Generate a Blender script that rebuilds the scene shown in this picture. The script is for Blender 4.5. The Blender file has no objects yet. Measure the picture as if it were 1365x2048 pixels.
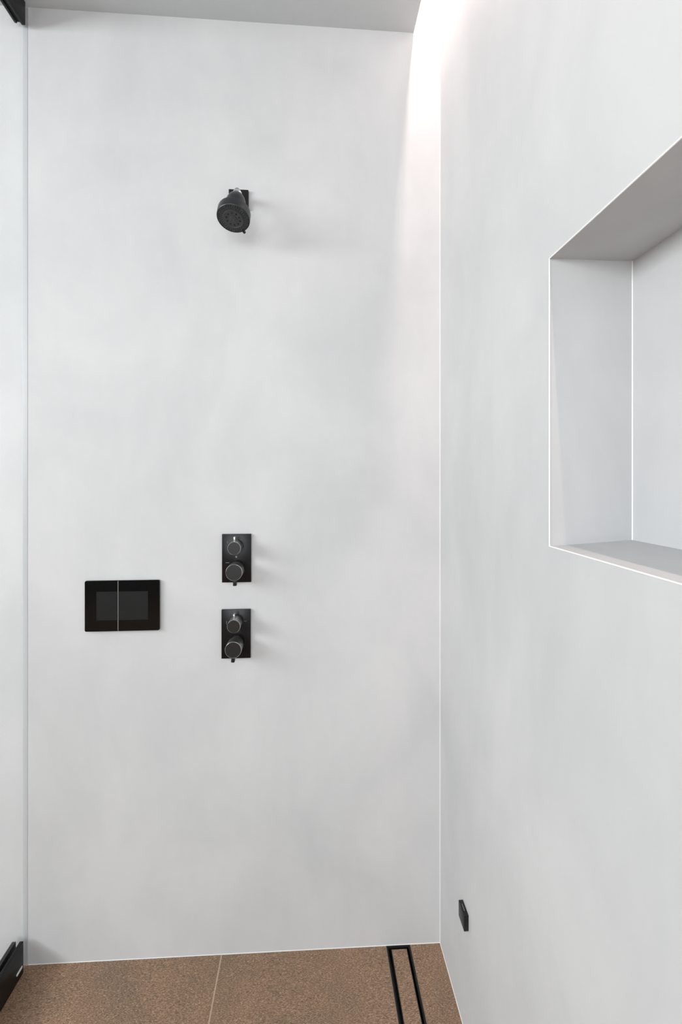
import bpy, bmesh, math
from mathutils import Vector, Matrix

# ------------------------------------------------------------------ camera, world, lights, exposure
scene = bpy.context.scene
COL = scene.collection
H = 2.6                                   # ceiling height; room corner (back/right wall, low point of floor) is the origin

cam_data = bpy.data.cameras.new('camera')
cam_data.sensor_fit = 'HORIZONTAL'
cam_data.sensor_width = 36.0
cam_data.lens = 906.875 / 1365 * 36.0
cam_data.shift_y = -(1024 - 954.376) / 1365
cam_data.clip_start = 0.02
cam = bpy.data.objects.new('camera', cam_data)
cam.location = (-0.3707, -1.2766, 1.3328)
cam.rotation_euler = (math.radians(90), 0, -0.0671)
COL.objects.link(cam)
scene.camera = cam

world = bpy.data.worlds.new('world')
scene.world = world
world.use_nodes = True
world.node_tree.nodes['Background'].inputs[0].default_value = (0.85, 0.92, 1.0, 1)
world.node_tree.nodes['Background'].inputs[1].default_value = 1.0


def area(name, loc, direction, sx, sy, power, color, spread=math.pi):
    d = bpy.data.lights.new(name, 'AREA')
    d.shape = 'RECTANGLE'
    d.size, d.size_y = sx, sy
    d.energy = power
    d.color = color
    d.spread = spread
    o = bpy.data.objects.new(name, d)
    o.location = loc
    o.rotation_euler = Vector(direction).to_track_quat('-Z', 'Y').to_euler()
    COL.objects.link(o)
    return o


# daylight entering by the window of the room beyond the glass screen
area('window_daylight', (-3.56, -2.15, 2.12), (1, 0.0, 0), 2.75, 0.86, 120, (0.955, 0.975, 1.0))
# broad fill light added behind the camera to even out the walls
area('rear_fill_light', (-1.35, -3.97, 1.50), (0, 1, 0), 2.3, 1.35, 60, (0.955, 0.972, 1.0))
# LED line hidden in the cove over the right wall
led = area('cove_led', (-0.066, -1.268, 2.745), (0, 0, -1), 0.012, 2.5, 13.5, (1.0, 0.80, 0.75), math.radians(180))
led.rotation_euler = (0, -0.08, 0)          # tipped towards the wall

vs = scene.view_settings
vs.view_transform = 'Standard'
vs.look = 'None'
vs.exposure = 0.03
vs.gamma = 1.0
vs.use_curve_mapping = False

# ------------------------------------------------------------------ materials


def new_mat(name):
    m = bpy.data.materials.new(name)
    m.use_nodes = True
    nt = m.node_tree
    return m, nt, nt.nodes['Principled BSDF']


def N(nt, kind, **kw):
    n = nt.nodes.new(kind)
    for k, v in kw.items():
        setattr(n, k, v)
    return n


def plain(name, color, rough=0.5, metallic=0.0, spec=0.5, speckle=0.0, coat=0.0):
    m, nt, b = new_mat(name)
    b.inputs['Roughness'].default_value = rough
    b.inputs['Metallic'].default_value = metallic
    b.inputs['Specular IOR Level'].default_value = spec
    b.inputs['Coat Weight'].default_value = coat
    tc = N(nt, 'ShaderNodeTexCoord')
    no = N(nt, 'ShaderNodeTexNoise')
    no.inputs['Scale'].default_value = 900.0
    no.inputs['Detail'].default_value = 2.0
    nt.links.new(tc.outputs['Object'], no.inputs['Vector'])
    rp = N(nt, 'ShaderNodeValToRGB')
    lo = tuple(c * (1 - speckle) for c in color) + (1,)
    hi = tuple(min(1, c * (1 + speckle)) for c in color) + (1,)
    rp.color_ramp.elements[0].color = lo
    rp.color_ramp.elements[1].color = hi
    rp.color_ramp.elements[0].position = 0.35
    rp.color_ramp.elements[1].position = 0.65
    nt.links.new(no.outputs['Fac'], rp.inputs['Fac'])
    nt.links.new(rp.outputs['Color'], b.inputs['Base Color'])
    return m


def microcement(name, lo, hi, rough=0.6, stretch=(1, 1, 0.75), fine=0.18):
    """hand-trowelled mineral plaster: soft clouds, faint trowel strokes, low relief"""
    m, nt, b = new_mat(name)
    b.inputs['Roughness'].default_value = rough
    b.inputs['Specular IOR Level'].default_value = 0.3
    tc = N(nt, 'ShaderNodeTexCoord')
    mp = N(nt, 'ShaderNodeMapping')
    mp.inputs['Scale'].default_value = stretch
    nt.links.new(tc.outputs['Object'], mp.inputs['Vector'])
    clouds = N(nt, 'ShaderNodeTexNoise')
    clouds.inputs['Scale'].default_value = 3.0
    clouds.inputs['Detail'].default_value = 5.0
    clouds.inputs['Roughness'].default_value = 0.55
    clouds.inputs['Distortion'].default_value = 0.35
    nt.links.new(mp.outputs['Vector'], clouds.inputs['Vector'])
    mp2 = N(nt, 'ShaderNodeMapping')
    mp2.inputs['Scale'].default_value = (1.0, 1.0, 0.22)
    mp2.inputs['Rotation'].default_value = (0.25, 0.35, 0.1)
    nt.links.new(tc.outputs['Object'], mp2.inputs['Vector'])
    strokes = N(nt, 'ShaderNodeTexNoise')
    strokes.inputs['Scale'].default_value = 38.0
    strokes.inputs['Detail'].default_value = 4.0
    strokes.inputs['Roughness'].default_value = 0.6
    nt.links.new(mp2.outputs['Vector'], strokes.inputs['Vector'])
    mix = N(nt, 'ShaderNodeMix', data_type='FLOAT')
    mix.inputs[0].default_value = fine
    nt.links.new(clouds.outputs['Fac'], mix.inputs[2])
    nt.links.new(strokes.outputs['Fac'], mix.inputs[3])
    rp = N(nt, 'ShaderNodeValToRGB')
    rp.color_ramp.elements[0].position = 0.34
    rp.color_ramp.elements[0].color = lo + (1,)
    rp.color_ramp.elements[1].position = 0.62
    rp.color_ramp.elements[1].color = hi + (1,)
    nt.links.new(mix.outputs[0], rp.inputs['Fac'])
    nt.links.new(rp.outputs['Color'], b.inputs['Base Color'])
    bp = N(nt, 'ShaderNodeBump')
    bp.inputs['Strength'].default_value = 0.05
    bp.inputs['Distance'].default_value = 0.01
    nt.links.new(strokes.outputs['Fac'], bp.inputs['Height'])
    nt.links.new(bp.outputs['Normal'], b.inputs['Normal'])
    return m


def stone_tile(name):
    """brown porcelain tile with short light flecks and soft rusty clouds"""
    m, nt, b = new_mat(name)
    b.inputs['Roughness'].default_value = 0.55
    b.inputs['Specular IOR Level'].default_value = 0.35
    tc = N(nt, 'ShaderNodeTexCoord')
    clouds = N(nt, 'ShaderNodeTexNoise')
    clouds.inputs['Scale'].default_value = 9.0
    clouds.inputs['Detail'].default_value = 4.0
    nt.links.new(tc.outputs['Object'], clouds.inputs['Vector'])
    rp = N(nt, 'ShaderNodeValToRGB')
    rp.color_ramp.elements[0].position = 0.3
    rp.color_ramp.elements[0].color = (0.215, 0.145, 0.102, 1)
    rp.color_ramp.elements[1].position = 0.72
    rp.color_ramp.elements[1].color = (0.290, 0.180, 0.116, 1)
    nt.links.new(clouds.outputs['Fac'], rp.inputs['Fac'])
    # short flecks in two directions
    out = rp.outputs['Color']
    for rot, sc, amt, seed in ((0.6, (1, 3.2, 1), 0.9, 0.0), (-0.9, (1, 2.6, 1), 0.75, 7.3)):
        mp = N(nt, 'ShaderNodeMapping')
        mp.inputs['Rotation'].default_value = (0, 0, rot)
        mp.inputs['Scale'].default_value = sc
        mp.inputs['Location'].default_value = (seed, seed, 0)
        nt.links.new(tc.outputs['Object'], mp.inputs['Vector'])
        no = N(nt, 'ShaderNodeTexNoise')
        no.inputs['Scale'].default_value = 210.0
        no.inputs['Detail'].default_value = 3.0
        no.inputs['Roughness'].default_value = 0.7
        nt.links.new(mp.outputs['Vector'], no.inputs['Vector'])
        r2 = N(nt, 'ShaderNodeValToRGB')
        r2.color_ramp.elements[0].position = 0.34
        r2.color_ramp.elements[0].color = (0.45, 0.45, 0.45, 1)
        r2.color_ramp.elements[1].position = 0.70
        r2.color_ramp.elements[1].color = (1.62, 1.59, 1.52, 1)
        nt.links.new(no.outputs['Fac'], r2.inputs['Fac'])
        mu = N(nt, 'ShaderNodeMix', data_type='RGBA', blend_type='MULTIPLY')
        mu.inputs[0].default_value = amt
        nt.links.new(out, mu.inputs[6])
        nt.links.new(r2.outputs['Color'], mu.inputs[7])
        out = mu.outputs[2]
    # sparse pale fibres
    mp = N(nt, 'ShaderNodeMapping')
    mp.inputs['Rotation'].default_value = (0, 0, 0.25)
    mp.inputs['Scale'].default_value = (1, 2.8, 1)
    nt.links.new(tc.outputs['Object'], mp.inputs['Vector'])
    n3 = N(nt, 'ShaderNodeTexNoise')
    n3.inputs['Scale'].default_value = 170.0
    n3.inputs['Detail'].default_value = 2.0
    n3.inputs['Distortion'].default_value = 0.8
    nt.links.new(mp.outputs['Vector'], n3.inputs['Vector'])
    r3 = N(nt, 'ShaderNodeValToRGB')
    r3.color_ramp.elements[0].position = 0.60
    r3.color_ramp.elements[0].color = (0, 0, 0, 1)
    r3.color_ramp.elements[1].position = 0.70
    r3.color_ramp.elements[1].color = (0.75, 0.75, 0.75, 1)
    nt.links.new(n3.outputs['Fac'], r3.inputs['Fac'])
    m3 = N(nt, 'ShaderNodeMix', data_type='RGBA')
    nt.links.new(r3.outputs['Color'], m3.inputs[0])
    nt.links.new(out, m3.inputs[6])
    m3.inputs[7].default_value = (0.50, 0.37, 0.26, 1)
    out = m3.outputs[2]
    nt.links.new(out, b.inputs['Base Color'])
    bp = N(nt, 'ShaderNodeBump')
    bp.inputs['Strength'].default_value = 0.15
    bp.inputs['Distance'].default_value = 0.002
    nt.links.new(no.outputs['Fac'], bp.inputs['Height'])
    nt.links.new(bp.outputs['Normal'], b.inputs['Normal'])
    return m


def clear_glass(name, tint, gloss=1.0):
    m = bpy.data.materials.new(name)
    m.use_nodes = True
    nt = m.node_tree
    nt.nodes.clear()
    out = N(nt, 'ShaderNodeOutputMaterial')
    tr = N(nt, 'ShaderNodeBsdfTransparent')
    tr.inputs['Color'].default_value = tint + (1,)
    gl = N(nt, 'ShaderNodeBsdfGlossy')
    gl.inputs['Roughness'].default_value = 0.02
    fr = N(nt, 'ShaderNodeFresnel')
    fr.inputs['IOR'].default_value = 1.45
    mu = N(nt, 'ShaderNodeMath', operation='MULTIPLY')
    mu.inputs[1].default_value = gloss
    geo = N(nt, 'ShaderNodeNewGeometry')          # the pane's inner faces do not mirror a second time
    inv = N(nt, 'ShaderNodeMath', operation='SUBTRACT')
    inv.inputs[0].default_value = 1.0
    nt.links.new(geo.outputs['Backfacing'], inv.inputs[1])
    mb = N(nt, 'ShaderNodeMath', operation='MULTIPLY')
    nt.links.new(fr.outputs['Fac'], mu.inputs[0])
    nt.links.new(mu.outputs[0], mb.inputs[0])
    nt.links.new(inv.outputs[0], mb.inputs[1])
    mx = N(nt, 'ShaderNodeMixShader')
    nt.links.new(mb.outputs[0], mx.inputs[0])
    nt.links.new(tr.outputs[0], mx.inputs[1])
    nt.links.new(gl.outputs[0], mx.inputs[2])
    nt.links.new(mx.outputs[0], out.inputs['Surface'])
    return m


M = {}
M['wall'] = microcement('microcement_wall', (0.512, 0.513, 0.515), (0.582, 0.581, 0.579), fine=0.10)
M['ceiling'] = microcement('microcement_ceiling', (0.515, 0.535, 0.542), (0.560, 0.578, 0.584), stretch=(1, 1, 1))
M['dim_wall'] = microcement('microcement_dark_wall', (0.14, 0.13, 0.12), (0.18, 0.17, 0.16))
M['bead'] = plain('white_sealant', (0.80, 0.80, 0.79), 0.5, speckle=0.03)
M['tile'] = stone_tile('brown_stone_tile')
M['grout'] = plain('tan_grout', (0.46, 0.34, 0.24), 0.85, spec=0.2, speckle=0.15)
M['black'] = plain('satin_black_metal', (0.008, 0.008, 0.0085), 0.38, spec=0.32, speckle=0.15)
M['plate'] = plain('gloss_black_plate', (0.005, 0.005, 0.0055), 0.26, spec=0.24, speckle=0.1)
M['knob'] = plain('satin_black_knob', (0.013, 0.0125, 0.012), 0.36, spec=0.33, speckle=0.15)
M['knob_side'] = plain('brushed_black_steel', (0.40, 0.40, 0.39), 0.33, metallic=1.0, speckle=0.3)
M['polish'] = plain('polished_dark_edge', (0.55, 0.54, 0.52), 0.25, metallic=1.0, speckle=0.05)
M['mark'] = plain('grey_print', (0.20, 0.20, 0.20), 0.6, speckle=0.05)
M['black_glass'] = plain('black_glass', (0.004, 0.004, 0.004), 0.08, spec=0.18, speckle=0.0)
M['inset'] = plain('charcoal_inset', (0.0095, 0.0091, 0.0087), 0.6, spec=0.18, speckle=0.35)
M['steel'] = plain('pale_steel_line', (0.33, 0.33, 0.32), 0.3, metallic=0.0, speckle=0.05)
M['chrome'] = plain('chrome', (0.88, 0.89, 0.90), 0.22, metallic=1.0)
M['head'] = plain('satin_charcoal_head', (0.018, 0.0195, 0.021), 0.36, spec=0.42, speckle=0.12)
M['face'] = plain('charcoal_spray_face', (0.034, 0.036, 0.038), 0.45, spec=0.45, speckle=0.2)
M['nozzle'] = plain('black_rubber_nozzle', (0.006, 0.006, 0.006), 0.5, spec=0.3)
M['dark'] = plain('black_drain_steel', (0.006, 0.006, 0.006), 0.45, spec=0.3)
M['rim'] = plain('dark_drain_rim', (0.05, 0.05, 0.045), 0.35, metallic=0.6)
M['rail'] = plain('black_anodised_rail', (0.004, 0.004, 0.0043), 0.34, spec=0.2, speckle=0.1)
M['glass'] = clear_glass('clear_glass', (0.985, 0.995, 0.992))
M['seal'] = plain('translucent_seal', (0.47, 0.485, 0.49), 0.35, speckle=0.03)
M['white'] = plain('white_plastic', (0.85, 0.85, 0.84), 0.4)

# ------------------------------------------------------------------ mesh helpers


def link(name, bm, mat, parent=None, smooth=False):
    me = bpy.data.meshes.new(name)
    bmesh.ops.recalc_face_normals(bm, faces=bm.faces[:])
    bm.to_mesh(me)
    bm.free()
    mats = mat if isinstance(mat, (list, tuple)) else [mat]
    for k in mats:
        me.materials.append(k)
    if smooth:
        for p in me.polygons:
            p.use_smooth = True
        me.set_sharp_from_angle(angle=math.radians(24))
    o = bpy.data.objects.new(name, me)
    COL.objects.link(o)
    if parent is not None:
        o.parent = parent
        o.matrix_parent_inverse = Matrix.Translation(-parent.location)
    return o


def empty(name, loc, label, category):
    o = bpy.data.objects.new(name, None)
    o.location = loc
    o.empty_display_size = 0.05
    COL.objects.link(o)
    o['label'] = label
    o['category'] = category
    return o


def box(bm, x0, x1, y0, y1, z0, z1, bevel=0.0, segs=2, zf=None):
    """axis-aligned box; zf(x) is added to every height (sloping floor)"""
    vs_ = []
    for x in (x0, x1):
        for y in (y0, y1):
            for z in (z0, z1):
                vs_.append(bm.verts.new((x, y, z + (zf(x) if zf else 0))))
    idx = ((0, 1, 3, 2), (4, 6, 7, 5), (0, 4, 5, 1), (2, 3, 7, 6), (0, 2, 6, 4), (1, 5, 7, 3))
    fs = [bm.faces.new([vs_[i] for i in f]) for f in idx]
    if bevel > 0:
        es = list({e for f in fs for e in f.edges})
        bmesh.ops.bevel(bm, geom=es, offset=bevel, segments=segs, profile=0.5, affect='EDGES')
    return vs_


def boxo(name, dims, mat, parent=None, bevel=0.0, segs=2, zf=None):
    bm = bmesh.new()
    box(bm, *dims, bevel=bevel, segs=segs, zf=zf)
    return link(name, bm, mat, parent, smooth=bevel > 0)


def frame_from(axis):
    a = Vector(axis).normalized()
    ref = Vector((0, 0, 1)) if abs(a.z) < 0.95 else Vector((0, 1, 0))
    u = a.cross(ref).normalized()
    return a, u, a.cross(u).normalized()


def lathe(bm, origin, axis, prof, n=40, mats=None):
    """prof: list of (distance along axis, radius); closed with caps where the radius is 0"""
    a, u, w = frame_from(axis)
    o = Vector(origin)
    rings = []
    for t, r in prof:
        if r <= 1e-9:
            rings.append([bm.verts.new(o + a * t)])
        else:
            rings.append([bm.verts.new(o + a * t + (u * math.cos(k * 2 * math.pi / n) + w * math.sin(k * 2 * math.pi / n)) * r) for k in range(n)])
    for i in range(len(rings) - 1):
        A, B = rings[i], rings[i + 1]
        for k in range(n):
            k2 = (k + 1) % n
            if len(A) == 1 and len(B) == 1:
                continue
            if len(A) == 1:
                f = bm.faces.new((A[0], B[k2], B[k]))
            elif len(B) == 1:
                f = bm.faces.new((A[k], A[k2], B[0]))
            else:
                f = bm.faces.new((A[k], A[k2], B[k2], B[k]))
            if mats:
                f.material_index = mats[i]


def latheo(name, origin, axis, prof, mat, parent=None, n=40, mats=None):
    bm = bmesh.new()
    lathe(bm, origin, axis, prof, n, mats)
    return link(name, bm, mat, parent, smooth=True)


def tube(bm, pts, r, n=8):
    """round rod along a polyline"""
    pts = [Vector(p) for p in pts]
    rings = []
    for i, p in enumerate(pts):
        d = (pts[min(i + 1, len(pts) - 1)] - pts[max(i - 1, 0)])
        a, u, w = frame_from(d)
        rings.append([bm.verts.new(p + (u * math.cos(k * 2 * math.pi / n) + w * math.sin(k * 2 * math.pi / n)) * r) for k in range(n)])
    for A, B in zip(rings, rings[1:]):
        for k in range(n):
            bm.faces.new((A[k], A[(k + 1) % n], B[(k + 1) % n], B[k]))
    bm.faces.new(rings[0][::-1])
    bm.faces.new(rings[-1])


def rounded_plate(bm, x0, x1, z0, z1, y0, y1, radii, seg=6, edge=0.0012):
    """plate in the xz plane, thickness y0 (wall) .. y1 (front, smaller); radii: bl, br, tr, tl"""
    def outline(ins):
        pts = []
        cs = ((x0, z0, radii[0], 180), (x1, z0, radii[1], 270), (x1, z1, radii[2], 0), (x0, z1, radii[3], 90))
        for cx, cz, r, a0 in cs:
            r = max(r, 0.0004)
            sx = 1 if cx == x0 else -1
            sz = 1 if cz == z0 else -1
            ox, oz = cx + sx * r, cz + sz * r
            for k in range(seg + 1):
                a = math.radians(a0 + 90 * k / seg)
                rr = max(r - ins, 0.0001) if r > ins else 0.0001
                bx, bz = cx + sx * max(r, ins), cz + sz * max(r, ins)
                pts.append((bx + math.cos(a) * rr, bz + math.sin(a) * rr))
        return pts
    loops = []
    for y, ins in ((y0, 0.0), (y1 + edge, 0.0), (y1 + edge * 0.3, edge * 0.3), (y1, edge)):
        loops.append([bm.verts.new((px, y, pz)) for px, pz in outline(ins)])
    n = len(loops[0])
    for A, B in zip(loops, loops[1:]):
        for k in range(n):
            bm.faces.new((A[k], A[(k + 1) % n], B[(k + 1) % n], B[k]))
    bm.faces.new(loops[0])
    bm.faces.new(loops[-1][::-1])


def structure(o):
    o['kind'] = 'structure'
    return o


# ------------------------------------------------------------------ the setting
XW, YW = -3.6, -4.0                       # far extents of the bathroom
GX = -1.1405                              # foot of the glass screen
SLOPE = 0.0181 / 1.1405                   # shower floor falls towards the drain


def fz(x):
    return -SLOPE * max(x, GX)


# floor: mortar bed, then single tiles as parts
DX0, DX1, DY0, DY1 = -0.1570, -0.0878, -0.0012, -0.90     # drain recess
bm = bmesh.new()
for a, b in ((XW, GX), (GX, DX0), (DX1, 0.0)):
    box(bm, a, b, YW, 0.0, -0.06, -0.0003, zf=fz)
box(bm, DX0, DX1, YW, DY1, -0.06, -0.0012, zf=fz)
floor = structure(link('floor', bm, M['grout']))
xs = [(-3.6, -3.0365), (-3.0335, -2.4335), (-2.4305, -1.8275), (-1.8245, -1.2215), (-1.2185, -0.6188), (-0.6156, -0.0016)]
ys = [(-0.0014, -0.600), (-0.603, -1.203), (-1.206, -1.806), (-1.809, -2.409), (-2.412, -3.012), (-3.015, -3.615), (-3.618, -4.0)]
for xa, xb in xs:
    for yb, ya in ys:
        if xb > -0.1 and ya > -1.3:
            parts = [(xa, DX0 - 0.0004, ya, yb), (DX1 + 0.0004, xb, ya, yb)]
            if ya < DY1 < yb:
                parts.append((DX0 - 0.0002, DX1 + 0.0002, ya, DY1 - 0.001))
        elif xa < GX < xb:
            parts = [(xa, GX, ya, yb), (GX, xb, ya, yb)]
        else:
            parts = [(xa, xb, ya, yb)]
        bm = bmesh.new()
        if xa < GX < xb:                  # one tile, folded over the screen's foot
            for p in parts:
                box(bm, *p, -0.011, 0.0, zf=fz)
            link('floor_tile', bm, M['tile'], floor)
        else:
            bm.free()
            for p in parts:
                boxo('floor_tile', (*p, -0.011, 0.0), M['tile'], floor, bevel=0.0006, segs=1, zf=fz)

TOP = 2.92                                # top of the cove void
structure(boxo('wall_back', (XW, 0.30, 0.0, 0.12, -0.06, TOP), M['wall']))

# right wall with the recessed shelf niche
NY0, NY1 = -0.5954, -1.30                 # niche along the wall
NZ0, NZ0B, NZ1, ND = 1.2255, 1.2340, 1.6726, 0.1351
T = 0.30
bm = bmesh.new()
box(bm, 0, T, NY0, 0.0, -0.06, TOP)
box(bm, 0, T, YW, NY1, -0.06, TOP)
box(bm, 0, T, NY1, NY0, NZ1, TOP)
box(bm, ND, T, NY1, NY0, NZ0B - 0.001, NZ1)
v = box(bm, 0, ND, NY1, NY0, -0.06, NZ0)
for q in v:                               # sill falls towards the room
    if q.co.x > 0.01 and q.co.z > 0.5:
        q.co.z = NZ0B
box(bm, ND, T, NY1, NY0, -0.06, NZ0B - 0.001)
structure(link('wall_right', bm, M['wall']))

# left wall with its window opening, and the wall behind the camera
WY0, WY1, WZ0, WZ1 = -3.58, -0.72, 1.64, 2.59
bm = bmesh.new()
box(bm, XW - 0.15, XW, YW, WY0, -0.06, TOP)
box(bm, XW - 0.15, XW, WY1, 0.12, -0.06, TOP)
box(bm, XW - 0.15, XW, WY0, WY1, -0.06, WZ0)
box(bm, XW - 0.15, XW, WY0, WY1, WZ1, TOP)
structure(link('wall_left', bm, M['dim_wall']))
bm = bmesh.new()
for d in ((WY0, WY0 + 0.05, WZ0, WZ1), (WY1 - 0.05, WY1, WZ0, WZ1), (WY0 + 0.05, WY1 - 0.05, WZ0, WZ0 + 0.05), (WY0 + 0.05, WY1 - 0.05, WZ1 - 0.05, WZ1)):
    box(bm, XW - 0.10, XW - 0.04, *d)
structure(link('window_1', bm, M['white']))
bm = bmesh.new()
RX0, RX1, RZ0, RZ1 = -2.55, -0.15, 0.78, 2.22
box(bm, XW, RX0, YW - 0.12, YW, -0.06, TOP)
box(bm, RX1, T, YW - 0.12, YW, -0.06, TOP)
box(bm, RX0, RX1, YW - 0.12, YW, -0.06, RZ0)
box(bm, RX0, RX1, YW - 0.12, YW, RZ1, TOP)
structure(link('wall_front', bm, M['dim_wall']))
bm = bmesh.new()
for d in ((RX0, RX0 + 0.05, RZ0, RZ1), (RX1 - 0.05, RX1, RZ0, RZ1), (RX0 + 0.05, RX1 - 0.05, RZ0, RZ0 + 0.05), (RX0 + 0.05, RX1 - 0.05, RZ1 - 0.05, RZ1)):
    box(bm, d[0], d[1], YW - 0.09, YW - 0.03, d[2], d[3])
structure(link('fill_light_frame', bm, M['white']))  # window-like frame added around the rear fill light

# dropped ceiling stops short of the right wall and leaves the light slot open
CE = -0.0770
structure(boxo('ceiling', (XW, CE, YW, 0.0, H, H + 0.022), M['ceiling'], bevel=0.0))
bm = bmesh.new()
box(bm, -0.32, 0.0, YW, 0.0, TOP - 0.02, TOP)
box(bm, -0.32, -0.30, YW, 0.0, H + 0.022, TOP - 0.02)
structure(link('trim_1', bm, M['ceiling']))

# fine white beads in the corners and along the niche edges
R_ = 0.0011
beads = [
    [(-0.0004, -0.0004, 0.0), (-0.0004, -0.0004, TOP - 0.03)],                       # room corner
    [(-1.13, -0.0004, fz(-1.13) + 0.0005), (0, -0.0004, 0.0005)],                    # back wall foot
    [(-0.0004, 0, 0.0005), (-0.0004, -3.9, 0.0005)],                                 # right wall foot
    [(0.0, NY0, NZ0), (0.0, NY0, NZ1)],                                              # niche, far front edge
    [(0.0, NY0, NZ1), (0.0, NY1, NZ1)],
    [(0.0, NY0, NZ0), (0.0, NY1, NZ0)],
    [(ND, NY0, NZ0B), (ND, NY0, NZ1)],                                               # niche, far inner corner
]
for k, pts in enumerate(beads):
    bm = bmesh.new()
    tube(bm, pts, R_ if k != 1 and k != 2 else 0.0009, 8)
    structure(link('trim_%d' % (k + 2), bm, M['bead']))

# ------------------------------------------------------------------ linear drain
dr = empty('linear_drain', (-0.1224, -0.45, 0.0), 'long black linear shower drain with a brown tile insert, set in the floor', 'drain')
bm = bmesh.new()
t = 0.0022
for d in ((DX0, DX0 + t, DY1, DY0), (DX1 - t, DX1, DY1, DY0), (DX0 + t, DX1 - t, DY0 - t, DY0), (DX0 + t, DX1 - t, DY1, DY1 + t)):
    box(bm, *d, -0.030, 0.0004, zf=fz)
link('frame', bm, M['rim'], dr)
bm = bmesh.new()
box(bm, DX0 + t, DX1 - t, DY1 + t, DY0 - t, -0.030, -0.026, zf=fz)
for d in ((DX0 + t, DX0 + t + .003, DY1 + t, DY0 - t), (DX1 - t - .003, DX1 - t, DY1 + t, DY0 - t), (DX0 + t + .003, DX1 - t - .003, DY0 - t - .003, DY0 - t)):
    box(bm, *d, -0.026, -0.0012, zf=fz)
link('channel', bm, M['dark'], dr)
IX0, IX1, IY0, IY1 = -0.1438, -0.0992, -0.0113, -0.888
bm = bmesh.new()
for d in ((IX0, IX0 + 0.0012, IY1, IY0), (IX1 - 0.0012, IX1, IY1, IY0), (IX0 + .0012, IX1 - .0012, IY0 - 0.0012, IY0)):
    box(bm, *d, -0.016, 0.0, zf=fz)
box(bm, IX0, IX1, IY1, IY0, -0.0255, -0.016, zf=fz)
link('insert_tray', bm, M['rim'], dr)
boxo('tile_insert', (IX0 + 0.0014, IX1 - 0.0014, IY1 + 0.0014, IY0 - 0.0014, -0.0155, 0.0), M['tile'], dr, zf=fz)

# ------------------------------------------------------------------ glass screen with black rails
scr = empty('shower_screen', (-1.1455, -1.0, 0.0181), 'clear glass shower screen held in black floor and ceiling rails', 'glass screen')
SY0, SY1 = -0.019, -2.2
zb = 0.0181
boxo('glass_pane', (-1.1495, -1.1415, SY1, -0.008, zb + 0.030, 2.5455), M['glass'], scr)
bm = bmesh.new()
box(bm, -1.1316 - 0.0095, -1.1316, SY1, SY0, zb, 0.1015, bevel=0.0008, segs=2)
box(bm, -1.1605, -1.1505, SY1, SY0, zb, 0.1015, bevel=0.0008, segs=2)
box(bm, -1.1505, -1.1411, SY1, SY0, zb, zb + 0.028)
rail = link('floor_rail', bm, M['rail'], scr, smooth=True)
bm = bmesh.new()
box(bm, -1.1400, -1.1300, SY1, SY0 + 0.006, 2.538, H, bevel=0.0015, segs=2)
box(bm, -1.1580, -1.1505, SY1, SY0 + 0.006, 2.542, H, bevel=0.0015, segs=2)
box(bm, -1.1510, -1.1394, SY1, SY0 + 0.006, 2.546, H)
link('ceiling_rail', bm, M['rail'], scr, smooth=True)
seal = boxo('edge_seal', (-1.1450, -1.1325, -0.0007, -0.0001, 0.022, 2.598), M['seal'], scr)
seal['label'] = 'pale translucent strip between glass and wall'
bm = bmesh.new()
rounded_plate(bm, -0.012, 0.012, -0.0035, 0.0035, 0.0, -0.0012, (0.0034,) * 4, edge=0.0005)
bmesh.ops.rotate(bm, verts=bm.verts[:], cent=(0, 0, 0), matrix=Matrix.Rotation(math.radians(90), 3, 'Z'))
bmesh.ops.translate(bm, verts=bm.verts[:], vec=(-1.1317, -0.036, 0.040))
cap = link('rail_cap', bm, M['white'], rail, smooth=True)
cap.matrix_parent_inverse = Matrix.Identity(4)
cap['label'] = 'small white oval cap on the black rail'

# ------------------------------------------------------------------ shower head
sh = empty('wall_shower', (-0.569, 0.0, 2.101), 'round charcoal shower head on a short arm with a square black wall plate', 'shower head')
boxo('wall_plate', (-0.5962, -0.5424, -0.008, 0.0, 2.0740, 2.1278), M['black'], sh, bevel=0.0008)
el, az = math.radians(69), math.radians(-9)
D = Vector((math.sin(az) * math.cos(el), -math.cos(az) * math.cos(el), -math.sin(el)))
F = Vector((-0.5648, -0.12, 1.9832))                   # centre of the spray face
ball = F - D * 0.0875
bm = bmesh.new()
tube(bm, [(-0.569, -0.006, 2.101), (-0.568, -0.03, 2.0985), (-0.5655, -0.055, 2.0925), tuple(ball + Vector((0, 0.006, 0.002)))], 0.0085, 20)
link('arm', bm, M['black'], sh, smooth=True)
latheo('arm_collar', (-0.569, -0.007, 2.101), (0, -1, -0.03), [(0, 0), (0, 0.0135), (0.008, 0.0135), (0.0095, 0.012), (0.0095, 0)], M['black'], sh, 28)
bm = bmesh.new()
bmesh.ops.create_uvsphere(bm, u_segments=24, v_segments=16, radius=0.0118, matrix=Matrix.Translation(ball))
link('ball_joint', bm, M['chrome'], sh, smooth=True)['label'] = 'chrome ball joint'
o = F
latheo('neck', o, -D, [(0.026, 0.0), (0.026, 0.0262), (0.030, 0.0262), (0.052, 0.0256), (0.061, 0.0242), (0.069, 0.0216), (0.0752, 0.0182), (0.079, 0.0158), (0.081, 0.0143), (0.081, 0.0)], M['head'], sh)
latheo('body', o, -D, [(0.001, 0.0), (0.001, 0.0385), (-0.0005, 0.0392), (-0.0008, 0.0402), (0.0006, 0.0412), (0.003, 0.0414), (0.0215, 0.0412), (0.0238, 0.0406), (0.0252, 0.0392), (0.0275, 0.0260), (0.0275, 0.0)], M['head'], sh, 56)
bm = bmesh.new()
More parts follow.
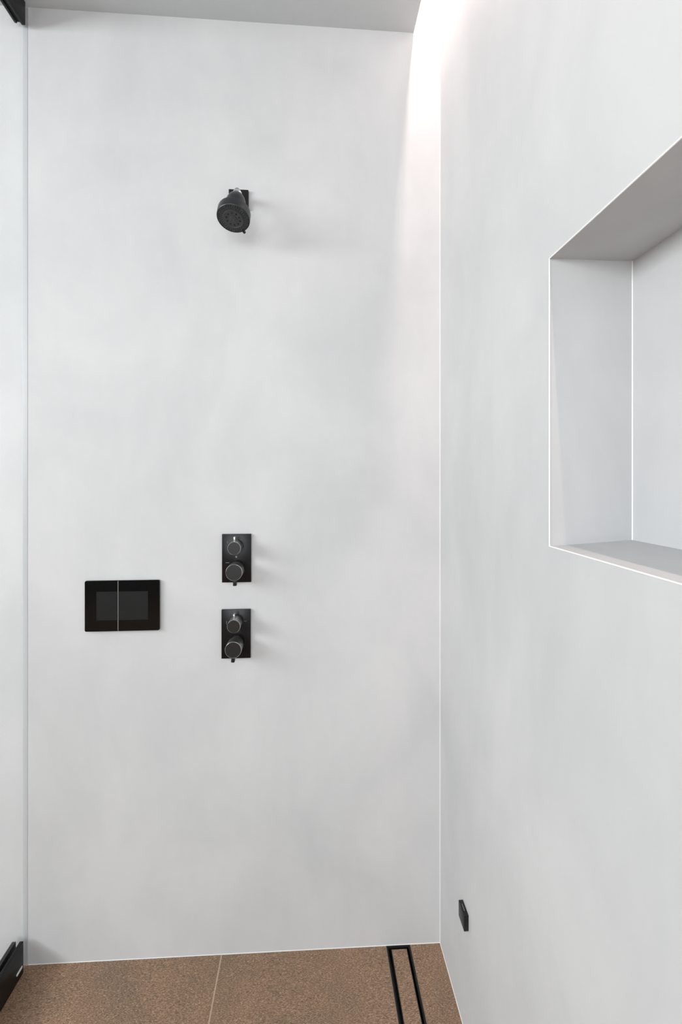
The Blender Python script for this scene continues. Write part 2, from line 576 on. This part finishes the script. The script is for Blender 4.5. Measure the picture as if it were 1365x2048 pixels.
lathe(bm, o, D, [(-0.002, 0.0), (-0.002, 0.0385), (0.0000, 0.0383), (0.0004, 0.0255), (0.0022, 0.0250), (0.0026, 0.0240), (0.0018, 0.0232), (0.0014, 0.0098), (0.0028, 0.0094), (0.0032, 0.0080), (0.0026, 0.0)], 56)
face = link('spray_face', bm, M['face'], sh, smooth=True)
a, u, w = frame_from(D)
bm = bmesh.new()
for k in range(10):                                      # ring of wide outlets
    t = (k + 0.35) * 2 * math.pi / 10
    lathe(bm, o + (u * math.cos(t) + w * math.sin(t)) * 0.0168 + a * 0.0008, D, [(0, 0), (0, 0.0023), (0.0014, 0.0023), (0.0014, 0)], 10)
link('outlet_ring', bm, M['nozzle'], face)['kind'] = 'stuff'
bm = bmesh.new()
for rr, nn, ph in ((0.0288, 30, 0.0), (0.0330, 36, 0.5), (0.0362, 40, 0.2)):  # fine nozzles of the outer band
    for k in range(nn):
        if rr > 0.035 and k % 4 == 0:
            continue
        t = (k + ph) * 2 * math.pi / nn
        lathe(bm, o + (u * math.cos(t) + w * math.sin(t)) * rr - a * 0.0006, D, [(0, 0), (0, 0.0013), (0.0018, 0.0009), (0.0018, 0)], 6)
link('nozzles', bm, M['nozzle'], face)['kind'] = 'stuff'
bm = bmesh.new()
for k in range(3):
    t = k * 2 * math.pi / 3 + 0.4
    lathe(bm, o + (u * math.cos(t) + w * math.sin(t)) * 0.0045 + a * 0.0022, D, [(0, 0), (0, 0.0011), (0.001, 0.0011), (0.001, 0)], 8)
link('centre_outlets', bm, M['nozzle'], face)['kind'] = 'stuff'
# selector tab on the rim, lower right seen from below
tab_dir = Vector((0.50, 0.80, -0.31))
tab_dir = (tab_dir - D * tab_dir.dot(D)).normalized()
side = tab_dir.cross(D).normalized()
bm = bmesh.new()
vs_ = box(bm, -0.0028, 0.0028, -0.004, 0.0065, -0.003, 0.003, bevel=0.0008)
for q in bm.verts:
    c = q.co.copy()
    q.co = o - D * 0.001 + side * c.x + tab_dir * (0.0405 + c.y) + D * c.z
link('selector_tab', bm, M['black'], sh, smooth=True)

# ------------------------------------------------------------------ thermostatic valves


def valve(px0, px1, pz0, pz1, label, knobs, marks, dot):
    cx = (px0 + px1) / 2
    e = empty('shower_valve', (cx, 0.0, (pz0 + pz1) / 2), label, 'valve')
    pl = boxo('cover_plate', (px0, px1, -0.008, 0.0, pz0, pz1), M['plate'], e, bevel=0.0007)
    for kx, kz, r, lev, tilt in knobs:
        kn = latheo('control_knob', (kx, -0.0078, kz), (0, -1, 0),
                    [(0, 0), (0, r * 0.86), (0.014, r * 0.86), (0.0145, r * 0.78), (0.0165, r * 0.78), (0.017, r), (0.0535, r), (0.0545, r * 0.955), (0.0546, 0)],
                    [M['knob'], M['knob_side'], M['polish']], e, 48, mats=[0, 1, 1, 0, 0, 1, 2, 0])
        bm = bmesh.new()
        if lev > 0:                                     # slim lever on top
            box(bm, -0.0024, 0.0024, -0.0525, -0.040, r - 0.002, r + 0.0115, bevel=0.0006)
        else:                                           # broad lever below
            box(bm, -0.0045, 0.0045, -0.0500, -0.036, -r - 0.0165, -r + 0.003, bevel=0.0006)
        bmesh.ops.rotate(bm, verts=bm.verts[:], cent=(0, 0, 0), matrix=Matrix.Rotation(math.radians(tilt), 3, 'Y'))
        bmesh.ops.translate(bm, verts=bm.verts[:], vec=(kx, 0, kz))
        lv = link('lever', bm, M['knob_side'] if lev > 0 else M['black'], kn, smooth=True)
        lv.matrix_parent_inverse = Matrix.Identity(4)
        kn.matrix_parent_inverse = Matrix.Translation(-e.location)
    for x0, x1, z0, z1 in marks:
        m_ = boxo('mark', (x0, x1, -0.0083, -0.0079, z0, z1), M['mark'], pl)
        m_.matrix_parent_inverse = Matrix.Identity(4)
    if dot:
        d_ = latheo('indicator', (dot[0], -0.0078, dot[1]), (0, -1, 0), [(0, 0), (0, 0.0026), (0.0012, 0.0024), (0.0014, 0)], M['mark'], pl, 16)
        d_.matrix_parent_inverse = Matrix.Identity(4)
    return e


valve(-0.6146, -0.5352, 1.0424, 1.1757, 'upper of two rectangular black shower valves, a grey dot between its two round knobs',
      [(-0.5725, 1.1445, 0.0174, 1, -2), (-0.5730, 1.0806, 0.0219, -1, 0)],
      [(-0.6000, -0.5992, 1.1500, 1.1560), (-0.6040, -0.5945, 1.0965, 1.0975)], (-0.5755, 1.1130))
valve(-0.6160, -0.5367, 0.8325, 0.9672, 'lower of two rectangular black shower valves, its bottom lever reaching below the plate',
      [(-0.5737, 0.9379, 0.0175, 1, -2), (-0.5750, 0.8759, 0.0217, -1, 5)],
      [(-0.6026, -0.6015, 0.9270, 0.9360), (-0.5545, -0.5465, 0.9345, 0.9356), (-0.5830, -0.5760, 0.8790, 0.8800)], None)

# ------------------------------------------------------------------ flush plate
fl = empty('flush_plate', (-0.8812, 0.0, 0.9836), 'black glass dual flush plate with rounded corners on the pale back wall', 'flush plate')
FX0, FX1, FZ0, FZ1, SX = -0.9800, -0.7825, 0.9148, 1.0524, -0.8926
boxo('backing_frame', (FX0 + 0.0015, FX1 - 0.0015, -0.0042, 0.0, FZ0 + 0.0015, FZ1 - 0.0015), M['black'], fl)
boxo('divider', (SX - 0.0006, SX + 0.0006, -0.0080, -0.0042, FZ0 + 0.002, FZ1 - 0.002), M['steel'], fl)['label'] = 'thin bright metal line between the two buttons'
for x0, x1, rad, ix0, ix1 in ((FX0, SX - 0.0007, (0.0045, 0.0003, 0.0003, 0.0045), -0.9490, SX - 0.0020),
                             (SX + 0.0007, FX1, (0.0003, 0.0045, 0.0045, 0.0003), SX + 0.0020, -0.8130)):
    bm = bmesh.new()
    rounded_plate(bm, x0, x1, FZ0, FZ1, -0.0042, -0.0085, rad, edge=0.0008)
    bt = link('flush_button', bm, M['black_glass'], fl)
    ins = boxo('inset_panel', (ix0, ix1, -0.0088, -0.0084, 0.9450, 1.0225), M['inset'], bt)
    ins.matrix_parent_inverse = Matrix.Identity(4)
    ins['label'] = 'slightly lighter charcoal rectangle on the button'

# ------------------------------------------------------------------ small fitting low on the right wall
ft = empty('wall_fitting', (0.0, -0.214, 0.2857), 'small square black fitting low on the right wall near the corner', 'wall fitting')
body = boxo('body', (-0.0110, 0.0, -0.2345, -0.1945, 0.2665, 0.3040), M['black'], ft, bevel=0.0005)
boxo('slot', (-0.0068, -0.0053, -0.2230, -0.2050, 0.3030, 0.3042), M['mark'], ft)['label'] = 'narrow grey slot in the top'
